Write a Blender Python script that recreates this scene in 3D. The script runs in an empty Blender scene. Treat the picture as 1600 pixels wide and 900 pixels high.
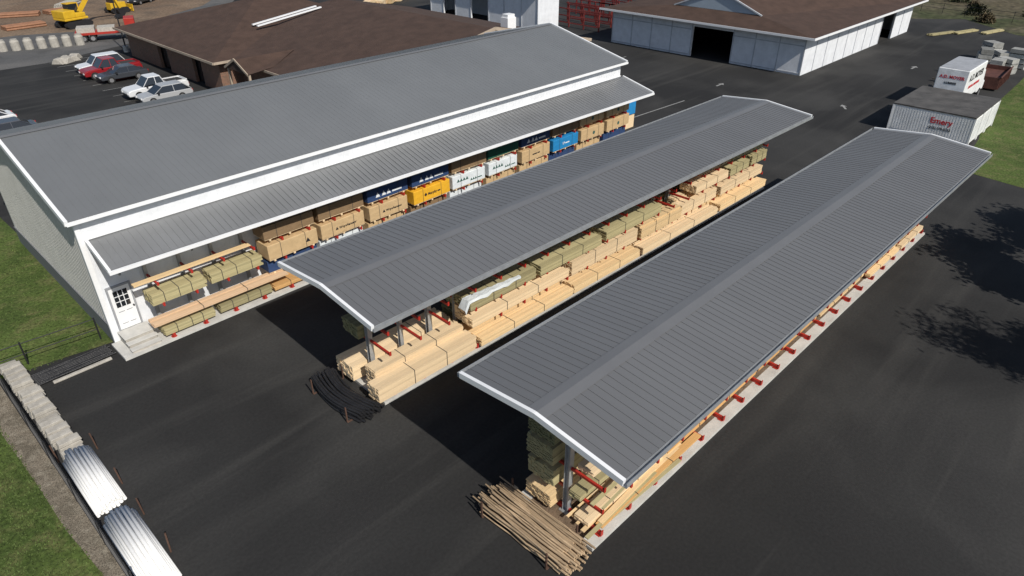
import bpy, math, random
from mathutils import Vector, Matrix
random.seed(7)
R=random.Random(11)
scene=bpy.context.scene
COL=scene.collection
# ---------------------------------------------------------------- materials
MATS={}
def nodes_of(name):
    m=bpy.data.materials.new(name); m.use_nodes=True
    nt=m.node_tree; b=nt.nodes['Principled BSDF']
    MATS[name]=m
    return m,nt,b
def mat(name,col=None,rough=.6,metal=0,var=.18,scale=1.5,stretch=(1,1,1),bump=0,bscale=20,island=0,spec=.4,coord='Object'):
    if name in MATS: return MATS[name]
    m,nt,b=nodes_of(name); N=nt.nodes; L=nt.links
    b.inputs['Roughness'].default_value=rough; b.inputs['Metallic'].default_value=metal
    b.inputs['Specular IOR Level'].default_value=spec
    tc=N.new('ShaderNodeTexCoord'); mp=N.new('ShaderNodeMapping'); mp.inputs['Scale'].default_value=stretch
    if coord=='World':
        g=N.new('ShaderNodeNewGeometry'); L.new(g.outputs['Position'],mp.inputs[0])
    else: L.new(tc.outputs['Object'],mp.inputs[0])
    no=N.new('ShaderNodeTexNoise'); no.inputs['Scale'].default_value=scale; no.inputs['Detail'].default_value=6
    no.inputs['Roughness'].default_value=.65
    L.new(mp.outputs[0],no.inputs['Vector'])
    mr=N.new('ShaderNodeMapRange'); mr.inputs[1].default_value=.3; mr.inputs[2].default_value=.7
    mr.inputs[3].default_value=1-var; mr.inputs[4].default_value=1+var
    L.new(no.outputs[0],mr.inputs[0])
    fac=mr.outputs[0]
    if island>0:
        g2=N.new('ShaderNodeNewGeometry'); m2=N.new('ShaderNodeMapRange'); m2.inputs[3].default_value=1-island; m2.inputs[4].default_value=1+island*.6
        L.new(g2.outputs['Random Per Island'],m2.inputs[0])
        oi=N.new('ShaderNodeObjectInfo'); m3=N.new('ShaderNodeMapRange'); m3.inputs[3].default_value=1-island*1.1; m3.inputs[4].default_value=1+island*.6
        L.new(oi.outputs['Random'],m3.inputs[0])
        m4=N.new('ShaderNodeMath'); m4.operation='MULTIPLY'; L.new(m2.outputs[0],m4.inputs[0]); L.new(m3.outputs[0],m4.inputs[1])
        mu=N.new('ShaderNodeMath'); mu.operation='MULTIPLY'; L.new(fac,mu.inputs[0]); L.new(m4.outputs[0],mu.inputs[1]); fac=mu.outputs[0]
    vm=N.new('ShaderNodeVectorMath'); vm.operation='SCALE'; vm.inputs[0].default_value=col[:3]
    L.new(fac,vm.inputs['Scale']); L.new(vm.outputs[0],b.inputs['Base Color'])
    if bump:
        n2=N.new('ShaderNodeTexNoise'); n2.inputs['Scale'].default_value=bscale; n2.inputs['Detail'].default_value=4
        L.new(mp.outputs[0],n2.inputs['Vector']); bp=N.new('ShaderNodeBump'); bp.inputs['Strength'].default_value=bump; bp.inputs['Distance'].default_value=.05
        L.new(n2.outputs[0],bp.inputs['Height']); L.new(bp.outputs[0],b.inputs['Normal'])
    return m
def mix_mat(name,cols,scales,rough=.9,fine=.25,finescale=30,bump=.3,streak=None):
    m,nt,b=nodes_of(name); N=nt.nodes; L=nt.links
    b.inputs['Roughness'].default_value=rough; b.inputs['Specular IOR Level'].default_value=.25
    g=N.new('ShaderNodeNewGeometry'); pos=g.outputs['Position']
    def noise(sc,det=5,vec=None,dist=0):
        n=N.new('ShaderNodeTexNoise'); n.inputs['Scale'].default_value=sc; n.inputs['Detail'].default_value=det; n.inputs['Distortion'].default_value=dist
        L.new(vec or pos,n.inputs['Vector']); return n.outputs[0]
    def mr(s,a,b_,c,d):
        q=N.new('ShaderNodeMapRange')
        for i,v in enumerate((a,b_,c,d)): q.inputs[i+1].default_value=v
        L.new(s,q.inputs[0]); return q.outputs[0]
    def mix(f,a,b_):
        q=N.new('ShaderNodeMix'); q.data_type='RGBA'; L.new(f,q.inputs[0])
        for i,v in ((6,a),(7,b_)):
            if isinstance(v,tuple): q.inputs[i].default_value=(*v,1)
            else: L.new(v,q.inputs[i])
        return q.outputs[2]
    c=mix(mr(noise(scales[0],6,dist=.6),.4,.62,0,1),cols[0],cols[1])
    c=mix(mr(noise(scales[1],8,dist=.4),.48,.70,0,.85),c,cols[2])
    if streak:
        for rot,st,sc2,am in ((.06,streak,1,.5),(.75,(.04,.5,1),1.0,.45)):
            mp=N.new('ShaderNodeMapping'); mp.inputs['Scale'].default_value=st; L.new(pos,mp.inputs[0])
            mp.inputs['Rotation'].default_value=(0,0,rot)
            c=mix(mr(noise(sc2,7,mp.outputs[0],.5),.55,.76,0,am),c,cols[3])
    f=mr(noise(finescale,3),.3,.7,1-fine,1+fine)
    vm=N.new('ShaderNodeVectorMath'); vm.operation='SCALE'; L.new(c,vm.inputs[0]); L.new(f,vm.inputs['Scale'])
    L.new(vm.outputs[0],b.inputs['Base Color'])
    bp=N.new('ShaderNodeBump'); bp.inputs['Strength'].default_value=bump; bp.inputs['Distance'].default_value=.03
    L.new(noise(finescale,4),bp.inputs['Height']); L.new(bp.outputs[0],b.inputs['Normal'])
    return m
asphalt=mix_mat('asphalt',[(.0215,.0212,.0212),(.032,.0315,.031),(.050,.049,.047),(.066,.064,.060)],(.07,.13),rough=.88,fine=.13,finescale=9,bump=.08,streak=(.05,.7,1))
grassm=mix_mat('grass',[(.052,.080,.018),(.082,.118,.028),(.125,.125,.05)],(.25,1.2),rough=1,fine=.4,finescale=7,bump=1)
fieldm=mix_mat('rough field',[(.05,.06,.025),(.09,.075,.045),(.12,.1,.07)],(.06,.2),rough=1,fine=.5,finescale=1.2,bump=1)
dirtm=mix_mat('dirt',[(.16,.11,.075),(.22,.16,.11),(.11,.085,.065)],(.08,.3),rough=1,fine=.3,finescale=3,bump=1)
oldpave=mix_mat('old pavement',[(.10,.10,.10),(.14,.135,.13),(.075,.075,.075)],(.1,.4),rough=.9,fine=.15,finescale=6,bump=.3)
gravelm=mix_mat('gravel',[(.20,.17,.13),(.14,.12,.09),(.26,.23,.18)],(1,3),rough=1,fine=.5,finescale=25,bump=1)
concrete=mat('concrete',(.52,.51,.48),.85,var=.18,scale=1.2,bump=.2)
concrete_d=mat('aged concrete',(.42,.395,.35),.9,var=.22,scale=4,bump=.2,island=.12)
brownfill=mat('brown ground fill',(.17,.12,.08),.95,var=.4,scale=3,bump=.8)
roofm=mat('roof metal',(.138,.141,.147),.45,0,.11,.5,(.3,.05,1),spec=.4)
roofA=mat('warehouse roof metal',(.155,.162,.168),.45,0,.11,.4,(.3,.05,1),spec=.4)
roofcap=mat('roof ridge cap',(.148,.151,.158),.45,0,.06,.6,spec=.4)
galv=mat('lean-to metal',(.21,.215,.22),.40,.2,.16,.5,(.4,.05,1),spec=.5)
white=mat('white trim',(.80,.81,.82),.5,0,.04,2)
whitew=mat('white siding',(.74,.76,.79),.6,0,.10,1.2)
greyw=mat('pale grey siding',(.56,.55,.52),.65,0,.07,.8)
wains=mat('dark wainscot',(.17,.175,.19),.6,0,.08,1)
steel=mat('galvanised steel',(.42,.44,.46),.45,.5,.15,3)
red=mat('red steel paint',(.40,.03,.02),.5,0,.25,4)
redd=mat('faded red paint',(.22,.035,.03),.6,0,.3,1)
pine=mat('pine lumber',(.78,.60,.38),.75,0,.08,3,(.4,6,6),island=.13)
pineo=mat('orange fir lumber',(.62,.36,.14),.75,0,.12,3,(.4,6,6),island=.2)
pineY=mat('yellow pine lumber',(.74,.54,.30),.75,0,.1,3,(.4,6,6),island=.15)
treated=mat('treated lumber',(.40,.35,.19),.8,0,.12,3,(.4,6,6),island=.2)
treatd=mat('dark treated lumber',(.20,.19,.10),.8,0,.2,3,(.4,6,6),island=.25)
polem=mat('weathered pole wood',(.46,.335,.21),.9,0,.28,5,(6,.5,6),island=.25)
pipew=mat('white plastic pipe',(.80,.80,.79),.7,0,.04,2,island=.06,spec=.1)
blackp=mat('black plastic',(.018,.018,.02),.45,0,.3,6,bump=.3)
strapm=mat('strap',(.05,.05,.05),.5)
brownroof=mat('brown shingles',(.066,.040,.030),.95,0,.24,.8,(1,1,3),bump=.6,bscale=8)
black=mat('black metal',(.02,.02,.022),.5)
glass=mat('dark glass',(.015,.018,.022),.08,spec=.9,var=.02)
tyrem=mat('tyre rubber',(.02,.02,.02),.9)
rimm=mat('alloy rim',(.45,.45,.46),.35,.7)
bluegrey=mat('blue grey siding',(.36,.43,.50),.7,0,.06,1)
gtrim=mat('grey trim',(.5,.52,.55),.6)
jamb=mat('door jamb grey',(.30,.31,.33),.6)
wrapc={k:mat(k+' wrap',c,.55,0,.10,2,bump=.5,bscale=5) for k,c in {
 'tan':(.56,.40,.22),'navy':(.03,.06,.15),'yellow':(.78,.42,.03),'white':(.70,.75,.78),'blue':(.02,.22,.50),'green':(.015,.09,.06),'brown':(.24,.16,.09)}.items()}
def brick():
    m,nt,b=nodes_of('brown brick'); N=nt.nodes; L=nt.links
    tc=N.new('ShaderNodeTexCoord')
    sx=N.new('ShaderNodeSeparateXYZ'); cb=N.new('ShaderNodeCombineXYZ'); ad=N.new('ShaderNodeMath'); L.new(tc.outputs['Object'],sx.inputs[0])
    L.new(sx.outputs[0],ad.inputs[0]); L.new(sx.outputs[1],ad.inputs[1]); L.new(ad.outputs[0],cb.inputs[0]); L.new(sx.outputs[2],cb.inputs[1])
    br=N.new('ShaderNodeTexBrick'); br.inputs['Scale'].default_value=2.2
    br.inputs['Color1'].default_value=(.24,.11,.065,1); br.inputs['Color2'].default_value=(.15,.08,.05,1); br.inputs['Mortar'].default_value=(.25,.22,.19,1)
    L.new(cb.outputs[0],br.inputs['Vector']); L.new(br.outputs[0],b.inputs['Base Color']); b.inputs['Roughness'].default_value=.9
    return m
brickm=brick()
# ---------------------------------------------------------------- mesh builder
class MB:
    def __init__(s): s.v=[]; s.f=[]; s.m=[]; s.smooth=[]
    def add(s,vs,fs,mi=0,sm=False):
        n=len(s.v); s.v+= [tuple(v) for v in vs]
        for f in fs: s.f.append(tuple(i+n for i in f)); s.m.append(mi); s.smooth.append(sm)
    def box(s,x0,x1,y0,y1,z0,z1,mi=0):
        s.add([(x0,y0,z0),(x1,y0,z0),(x1,y1,z0),(x0,y1,z0),(x0,y0,z1),(x1,y0,z1),(x1,y1,z1),(x0,y1,z1)],
              [(0,3,2,1),(4,5,6,7),(0,1,5,4),(1,2,6,5),(2,3,7,6),(3,0,4,7)],mi)
    def beam(s,p,q,w,h,up=(0,0,1),mi=0):
        p=Vector(p);q=Vector(q);d=(q-p).normalized();u=Vector(up);sd=d.cross(u)
        if sd.length<1e-4: sd=Vector((1,0,0))
        sd.normalize();u=sd.cross(d).normalized()
        vs=[]
        for c in (p,q):
            for a,b_ in ((-1,-1),(1,-1),(1,1),(-1,1)): vs.append(c+sd*a*w/2+u*b_*h/2)
        s.add(vs,[(0,1,2,3),(7,6,5,4),(0,4,5,1),(1,5,6,2),(2,6,7,3),(3,7,4,0)],mi)
    def cyl(s,p,q,r,n=10,r2=None,mi=0,sm=True):
        p=Vector(p);q=Vector(q);r2=r if r2 is None else r2
        d=(q-p).normalized();a=d.orthogonal().normalized();b_=d.cross(a)
        vs=[]
        for c,rr in ((p,r),(q,r2)):
            for i in range(n):
                t=2*math.pi*i/n; vs.append(c+(a*math.cos(t)+b_*math.sin(t))*rr)
        s.add(vs,[(i,(i+1)%n,n+(i+1)%n,n+i) for i in range(n)],mi,sm)
        s.add(vs[:n],[tuple(range(n))[::-1]],mi); s.add(vs[n:],[tuple(range(n))],mi)
    def prism(s,poly,y0,y1,mi=0):
        n=len(poly); vs=[(x,y0,z) for x,z in poly]+[(x,y1,z) for x,z in poly]
        s.add(vs,[tuple(range(n)),tuple(range(2*n-1,n-1,-1))]+[(i,n+i,n+(i+1)%n,(i+1)%n) for i in range(n)],mi)
    def poly(s,pts,mi=0): s.add(pts,[tuple(range(len(pts)))],mi)
    def tube(s,pts,r,n=8,mi=0):
        for a,b_ in zip(pts[:-1],pts[1:]): s.cyl(a,b_,r,n,mi=mi)
    def mesh(s,name,mats):
        me=bpy.data.meshes.new(name); me.from_pydata(s.v,[],s.f)
        for m in (mats if isinstance(mats,(list,tuple)) else [mats]): me.materials.append(m)
        me.polygons.foreach_set('material_index',s.m); me.polygons.foreach_set('use_smooth',s.smooth)
        me.update(); return me
def obj(name,data,parent=None,loc=(0,0,0),rz=0,label=None,cat=None,group=None,kind=None):
    o=bpy.data.objects.new(name,data); COL.objects.link(o); o.location=loc; o.rotation_euler=(0,0,rz) if not isinstance(rz,(tuple,list)) else rz
    if parent: o.parent=parent
    if label: o['label']=label
    if cat: o['category']=cat
    if group: o['group']=group
    if kind: o['kind']=kind
    return o
def M(name,mb,mats,parent=None,**k): return obj(name,mb.mesh(name,mats),parent,**k)
def MBOX(name,boxes,mats,parent):
    for b in boxes:
        mb=MB(); mb.box(*b); M(name,mb,mats,parent)
def E(name,loc,rz,label,cat,group=None):
    o=obj(name,None,None,loc,rz,label,cat,group); o.empty_display_size=.3; return o
def bevel(o,w=.02,seg=2):
    b=o.modifiers.new('b','BEVEL'); b.width=w; b.segments=seg; b.limit_method='ANGLE'; return o
def text(body,size,matr,parent,loc,rot,name='lettering',bold=.0):
    c=bpy.data.curves.new(name,'FONT'); c.body=body; c.size=size; c.align_x='CENTER'; c.align_y='CENTER'; c.offset=bold; c.extrude=.004
    t=bpy.data.objects.new(name,c); COL.objects.link(t)
    bpy.context.view_layer.update()
    me=bpy.data.meshes.new_from_object(t.evaluated_get(bpy.context.evaluated_depsgraph_get()))
    bpy.data.objects.remove(t); me.materials.clear(); me.materials.append(matr)
    return obj(name,me,parent,loc,rot)
H90=math.pi/2
# ---------------------------------------------------------------- world and light
w=bpy.data.worlds.new('World'); scene.world=w; w.use_nodes=True
nt=w.node_tree; sky=nt.nodes.new('ShaderNodeTexSky'); sky.sky_type='NISHITA'; sky.sun_disc=False
SD=Vector((.17,1,-.93))
sky.sun_elevation=math.radians(42.6); sky.sun_rotation=math.atan2(-SD.x,-SD.y)
nt.links.new(sky.outputs[0],nt.nodes['Background'].inputs[0]); nt.nodes['Background'].inputs[1].default_value=.08
sl=bpy.data.lights.new('Sun','SUN'); sl.energy=4.3; sl.angle=math.radians(.5); sl.color=(1,.95,.87)
so=bpy.data.objects.new('Sun',sl); COL.objects.link(so); so.rotation_euler=SD.to_track_quat('-Z','Y').to_euler()
scene.view_settings.view_transform='Standard'; scene.view_settings.look='None'; scene.view_settings.exposure=0
cam=bpy.data.cameras.new('Camera'); co=bpy.data.objects.new('Camera',cam); COL.objects.link(co); scene.camera=co
cam.sensor_width=36; cam.lens=24; cam.clip_end=2000; co.location=(0,0,18)
co.rotation_euler=(math.radians(90-31.15),0,-math.radians(45.9))
# ---------------------------------------------------------------- ground
def sheet(name,pts,z,m):
    mb=MB(); mb.poly([(x,y,z) for x,y in pts]); o=M(name,mb,m,kind='structure'); return o
sheet('ground',[(-300,-300),(700,-300),(700,700),(-300,700)],0,asphalt)
sheet('grass',[(-60,30.5),(1.3,30.9),(3.2,30.7),(5.5,30.35),(5.6,46),(5.2,60),(-60,62)],.008,grassm)
sheet('grass',[(-60,-10),(.9,6),(1.0,15),(.85,18),(.62,20.5),(.55,23.5),(.38,27),(.4,30.3),(-60,30.3)],.008,grassm)
sheet('gravel',[(.9,6),(1.5,6),(1.45,17),(1.25,23),(1.1,31.5),(.4,31.5),(.4,30.3),(.38,27),(.55,23.5),(.62,20.5),(.85,18),(1.0,15)],.012,gravelm)
sheet('grass',[(54.8,-60),(54.6,5),(55.2,8.6),(58,9.4),(64,10),(70,11.2),(78,11.6),(86,11.8),(100,12.5),(115,12),(160,-60)],.008,grassm)
sheet('field',[(115,34),(122,26),(114,18),(112,12),(160,-60),(400,-60),(400,300),(150,120),(118,50)],.012,fieldm)
sheet('pavement',[(-40,91.5),(20,92),(29,95.5),(45,104),(60,125),(-40,125)],.008,oldpave)
sheet('dirt_ground',[(-40,112),(22,112),(34,107),(50,118),(75,150),(60,300),(-60,300)],.016,dirtm)
def tufts(poly,n,seed):
    rr=random.Random(seed); mb=MB(); xs=[p[0] for p in poly]; ys=[p[1] for p in poly]
    def inside(x,y):
        c=False;j=len(poly)-1
        for i in range(len(poly)):
            a,b_=poly[i],poly[j]
            if (a[1]>y)!=(b_[1]>y) and x<(b_[0]-a[0])*(y-a[1])/(b_[1]-a[1])+a[0]: c=not c
            j=i
        return c
    k=0
    while k<n:
        x=rr.uniform(min(xs),max(xs)); y=rr.uniform(min(ys),max(ys))
        if not inside(x,y): continue
        k+=1; h=rr.uniform(.03,.09); a=rr.uniform(0,6.28); s_=.03
        mb.add([(x-s_*math.cos(a),y-s_*math.sin(a),.008),(x+s_*math.cos(a),y+s_*math.sin(a),.008),(x+rr.uniform(-.05,.05),y+rr.uniform(-.05,.05),h)],[(0,1,2)])
    return mb
gb=mat('grass blades',(.095,.14,.035),.9,var=.4,scale=1.2,island=.3,coord='World')
M('grass_tufts',tufts([(-4,30.6),(5.1,30.5),(5.3,46),(-2,50)],9000,1),gb,kind='stuff')
M('grass_tufts',tufts([(-3,14),(1.05,15),(.9,18),(.68,20.5),(.6,23.5),(.45,30),(-4,30)],14000,2),gb,kind='stuff')
paint=mat('road paint',(.28,.28,.27),.7,var=.35,scale=6,coord='World')
def line(a,b_,wd=.1):
    mb=MB(); d=(Vector(b_)-Vector(a)).normalized(); n=Vector((-d.y,d.x))*wd/2
    A=Vector(a);B=Vector(b_); pts=[A+n,A-n,B-n,B+n]; mb.poly([(p.x,p.y,.005) for p in pts]); M('road_marking',mb,paint,kind='structure')
line((48.9,33.1),(56.9,32.7),.13); line((76,46.5),(85,46.8)); line((60,47),(68,47.4),.12)
for i in range(12): line((20.3,64.3+2.75*i),(25.4,64.3+2.75*i))
def arrow(x,y,a,s=1):
    mb=MB(); pts=[(-.9,-.12),(.2,-.12),(.2,-.4),(.9,0),(.2,.4),(.2,.12),(-.9,.12)]
    ca,sa=math.cos(a),math.sin(a); mb.poly([(x+s*(px*ca-py*sa),y+s*(px*sa+py*ca),.005) for px,py in pts]); M('road_arrow',mb,paint,kind='structure')
arrow(64.3,33.2,0,.8); arrow(65.2,21.2,.6,.8); arrow(85.5,21.6,0,.9)
# ---------------------------------------------------------------- roof helper
def roofquad(mb,e0,e1,r1,r0,pitch,rw=.05,rh=.035,th=.06,mi=0,rmi=0):
    e0,e1,r1,r0=map(Vector,(e0,e1,r1,r0)); n=(e1-e0).cross(r0-e0).normalized()
    if n.z<0: n=-n
    mb.add([e0,e1,r1,r0,e0-n*th,e1-n*th,r1-n*th,r0-n*th],[(0,1,2,3),(7,6,5,4),(0,4,5,1),(1,5,6,2),(2,6,7,3),(3,7,4,0)],mi)
    L_=(e1-e0).length; k=int(L_/pitch)
    for i in range(1,k+1):
        t=i*pitch/L_
        if t>.995: break
        a=e0.lerp(e1,t)+n*rh/2; b_=r0.lerp(r1,t)+n*rh/2
        mb.beam(a,b_,rw,rh,n,rmi)
# ---------------------------------------------------------------- open rack sheds
def column_mesh():
    mb=MB(); mb.box(-.1,.1,-.11,-.09,.12,5.2); mb.box(-.1,.1,.09,.11,.12,5.2); mb.box(-.012,.012,-.09,.09,.12,5.2)
    mb.box(-.18,.18,-.2,.2,.121,.15)
    return mb.mesh('column',steel)
def arm_mesh(side,ln=1.42,z=0):
    mb=MB(); mb.box(-.04,.04,*sorted((side*.115,side*ln)),-.10,0); mb.box(-.045,.045,*sorted((side*(ln+.001),side*(ln+.02))),-.11,.08)
    return mb.mesh('arm',red)
def base_mesh(side,ln=1.45):
    mb=MB(); mb.box(-.048,.048,*sorted((side*.115,side*ln)),.125,.28); mb.box(-.06,.06,*sorted((side*(ln+.001),side*(ln+.03))),.122,.34); mb.box(-.11,.11,*sorted((side*(ln-.2),side*(ln+.0))),.1215,.14)
    return mb.mesh('base',red)
colM=column_mesh(); armM={s:arm_mesh(s) for s in(-1,1)}; baseM={s:base_mesh(s) for s in(-1,1)}
LV=[1.2,2.15,3.1]
def open_shed(ox,oy,L,W,rot,label,skip=0,fill=False):
    rz=math.radians(rot); root=E('open_shed',(ox,oy,0),rz,label,'lumber shed','long open lumber sheds')
    he,hr=5.02,5.33; hw=W/2
    mb=MB()
    for s in(-1,1): roofquad(mb,(0,s*hw,he),(L,s*hw,he),(L,0,hr),(0,0,hr),.305,.028,.017)
    roof=M('roof',mb,roofm,root)
    sl_=(hr-he)/hw
    mb=MB()
    for s in(-1,1):
        cw=.34; mb.add([(0.0,0,hr+.03),(L,0,hr+.03),(L,s*cw,hr-cw*sl_+.022),(0.0,s*cw,hr-cw*sl_+.022)],[(0,1,2,3) if s<0 else (3,2,1,0)])
    M('ridge_cap',mb,roofcap,roof)
    for x in(-.065,L+.065):
        for s in(-1,1):
            mb=MB(); mb.beam((x,s*.0,hr-.04),(x,s*(hw+.04),he-.04),.12,.20,(0,0,1)); M('rake_trim',mb,white,roof)
    for s in(-1,1):
        mb=MB(); mb.box(-.1,L+.1,*sorted((s*(hw+.005),s*(hw+.13))),he-.16,he-.14); mb.box(-.1,L+.1,*sorted((s*(hw+.13),s*(hw+.15))),he-.16,he-.0); mb.box(-.1,L+.1,*sorted((s*(hw+.005),s*(hw+.02))),he-.14,he-.02)
        M('gutter',mb,steel,roof)
    for yy in [-hw+.3+i*(hw-.3)/3 for i in range(7)]:
        mb=MB(); mb.box(.1,L-.1,yy-.04,yy+.04,hr-abs(yy)*sl_-.27,hr-abs(yy)*sl_-.085); M('purlin',mb,steel,roof)
    mb=MB(); mb.box(1.0,L-1.2,-1.58,1.58,0,.12); M('concrete_slab',mb,concrete,root)
    if fill:
        mb=MB(); mb.box(1.05,L-1.25,-1.12,1.12,.1201,.124); M('ground_fill',mb,brownfill,root)
    xs=[1.6+1.5*i for i in range(21)]
    for i,x in enumerate(xs):
        c=obj('column',colM,root,(x,0,0))
        if i%2==0:
            mb=MB()
            for s in(-1,1): mb.beam((0,s*.12,hr-.68),(0,s*(hw-.25),he-.26),.1,.18)
            for s in(-1,1): mb.beam((0,s*.12,3.9),(0,s*1.5,4.8),.07,.07)
            M('roof_beam',mb,steel,c)
        else: c.scale=(.8,.8,.8)
        k=1/ c.scale[0]
        for s in(-1,1):
            a=obj('base_arm',baseM[s],c,(0,0,0)); a.scale=(k,k,k)
            for z in LV:
                if i<skip and z<1.3: continue
                a=obj('arm',armM[s],c,(0,0,z*k)); a.scale=(k,k,k)
    def T(x,y): return (ox+x*math.cos(rz)-y*math.sin(rz), oy+x*math.sin(rz)+y*math.cos(rz)),rz
    return T
TB=open_shed(10.45,19.67,33.2,6.2,-.95,'open cantilever lumber shed with dark grey ribbed metal roof',skip=4)
TC=open_shed(10.75,9.49,33.0,6.08,-.59,'open-sided storage shed with grey metal roof and red rack arms',fill=True)
# ---------------------------------------------------------------- lumber
def lumber(T,x0,x1,y0,y1,z,h,m,label,group='stacked lumber bundles',bw=None,bt=None,ragged=.03,straps=2):
    L=round(x1-x0,1);W=round(y1-y0,2)
    if bw is None: bw=R.choice([.10,.145,.145,.19,.24])
    if bt is None: bt=R.choice([.042,.05,.05,.09])
    mb=MB(); nh=max(1,round(h/bt)); nw=max(1,round(W/bw)); tt=h/nh; ww=W/nw
    sep=R.choice([0,0,nh//2])
    for i in range(nw):
        for j in range(nh):
            a=R.uniform(0,ragged)*2; b_=R.uniform(0,ragged)*(5 if R.random()<.2 else 2)
            if R.random()<.04 and j==nh-1 and nh>2: continue
            if ragged>.1 and j==nh-1 and R.random()<.3: continue
            dz=R.uniform(-.002,.002); up=.025 if (sep and j>=sep) else 0
            mb.box(a,L-b_,i*ww+.004,(i+1)*ww-.004,j*tt+.003+up,(j+1)*tt-.003+dz+up)
    if sep:
        for q in (.15,.5,.85): mb.box(L*q-.04,L*q+.04,.01,W-.01,sep*tt-.002,sep*tt+.027)
        h=h+.025
    me=mb.mesh('lumber',m)
    mb=MB(); t=.006
    mb.box(-.015,.015,-t,W+t,h,h+t); mb.box(-.015,.015,-t-.002,-.001,0,h+t); mb.box(-.015,.015,W+.001,W+t+.002,0,h+t)
    st=mb.mesh('strap',strapm)
    (wx,wy),rz=T(x0+R.uniform(-.08,.08),y0+R.uniform(-.06,.06)) 
    o=obj('lumber_bundle',me,None,(wx,wy,z),rz+R.uniform(-.006,.006),label,'lumber bundle',group)
    for i in range(straps):
        obj('strap',st,o,(L*(i+1)/(straps+1)+R.uniform(-.1,.1),0,0))
    return o
PL='bundle of pale pine boards on red rack arms'; GL='bundle of greenish treated lumber on rack arms'; OL='low stack of orange fir boards on red rack base'
YL='stack of yellow pine planks on the shed slab'
z0=.29
def rowB(items,y0,y1,z,s=1):
    for x0,x1,h,m,l in items: lumber(TB,x0,x1,y0,y1,z,h,m,l)
rowB([(.75,5.9,.68,pine,PL),(6.1,12.3,.36,pineY,YL),(12.4,17.9,.45,pineY,YL),(18.1,25.8,.42,pine,PL),(26.0,31.9,.4,pineY,YL)],-1.66,-.95,z0)
rowB([(1.1,5.8,.9,pine,PL),(6.0,12.2,.55,pineY,YL),(12.4,17.8,.7,pine,PL),(18.0,24.9,.6,pine,PL),(25.1,31.7,.6,pineY,YL)],-.9,-.2,z0)
rowB([(5.8,12.2,.42,pine,PL),(12.4,17.8,.72,pine,PL),(18.0,21.9,.66,pineY,YL),(22.1,26.0,.6,pine,PL),(26.2,31.5,.5,pine,PL)],-1.42,-.75,1.21)
rowB([(6.0,12.0,.68,pine,PL),(12.3,17.6,.8,pine,PL),(18.2,21.7,.5,pineY,YL),(22.3,25.8,.7,pine,PL),(26.2,31.3,.6,pineY,YL)],-.72,-.15,1.21)
rowB([(5.7,9.8,.5,treated,GL),(10.1,14.6,.5,treated,GL),(14.9,19.8,.5,treated,GL),(23.3,27.0,.45,pine,PL),(27.2,29.6,.5,treated,GL),(29.8,31.8,.6,treated,GL)],-1.42,-.3,2.16)
rowB([(23.8,27.2,.3,pineY,PL),(27.4,31.2,.45,treated,GL)],-1.25,-.4,3.11)
for k in range(6):
    lumber(TB,(.8 if k==0 else 1.3+5.2*k),6.1+5.2*k,.2,1.35,z0,.7,pine if k==0 else treatd,PL if k==0 else GL)
    if k: lumber(TB,1.3+5.2*k,6.1+5.2*k,.25,1.35,1.21,.7,treated,GL)
    lumber(TB,1.3+5.2*k,6.1+5.2*k,.25,1.35,2.16,.6,treatd,GL)
for z,h,m,l in ((z0,.55,pineY,YL),(1.21,.7,treated,GL),(2.16,.7,treated,GL),(3.11,.6,treatd,GL)):
    for k in range(6): lumber(TC,1.2+5.2*k,6.0+5.2*k,.3,1.4,z,h,m,l)
def rowC(items,y0,y1,z):
    for x0,x1,h,m,l in items: lumber(TC,x0,x1,y0,y1,z,h,m,l,bw=.19,bt=.05)
rowC([(1.7,7.6,.10,pineo,OL),(23.8,28,.2,pineY,YL),(28.2,31.8,.25,pine,PL)],-1.38,-1.12,z0)
rowC([(1.3,5.5,.22,pine,PL),(5.8,12.4,.12,pineo,OL),(12.6,18.2,.14,pineo,OL),(18.4,23.3,.1,pineY,OL),(23.5,31.6,.35,pineY,YL)],-1.08,-.5,z0)
rowC([(1.4,4.2,.25,treated,GL),(5.2,11,.2,pineo,OL),(11.4,19,.2,pineY,YL),(24,31,.3,pine,PL)],-.75,-.3,1.21)
rowC([(1.6,6,.2,pine,PL),(8,14,.25,pineo,OL),(15,22,.3,pineY,YL)],-.9,-.3,2.16)
for i in range(26):
    mb=MB(); L_=R.uniform(2.4,4.5); mb.box(0,L_,0,R.choice([.09,.14,.19]),0,.04)
    (px,py),rz=TC(1.0+R.uniform(0,1.6),-1.45+R.uniform(0,1.1)); lv=R.choice([.30,.342,.384,1.22,1.262])
    M('loose_board',mb,R.choice([pine,pineo,pineY,treated]),loc=(px,py,lv+.0007*i),rz=rz+R.uniform(-.06,.06),label='single loose board resting on red rack arms',cat='board',group='loose boards on the rack')
# plastic sheet over treated bundle
mb=MB(); nx,ny=30,8; vs=[]
for i in range(nx+1):
    for j in range(ny+1):
        x=5.45+3.3*i/nx; wd=.5*(1-.7*i/nx)
        y=-1.52+wd*j/ny
        z=2.725+.012*math.sin(x*9+y*3)+R.uniform(-.008,.008)
        if j==0: z-=.12+.04*math.sin(x*5)
        if i==0: z-=.40
        if i==1: z-=.18
        vs.append((x,y+.012*math.sin(x*11),z))
mb.add(vs,[(i*(ny+1)+j,(i+1)*(ny+1)+j,(i+1)*(ny+1)+j+1,i*(ny+1)+j+1) for i in range(nx) for j in range(ny)],0,False)
(px,py),rz=TB(0,0); M('plastic_sheet',mb,mat('white plastic sheet',(.62,.66,.68),.5,0,.08,2),loc=(px,py,0),rz=rz,label='crumpled white plastic sheet draped over lumber bundle',cat='plastic sheet')
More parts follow.
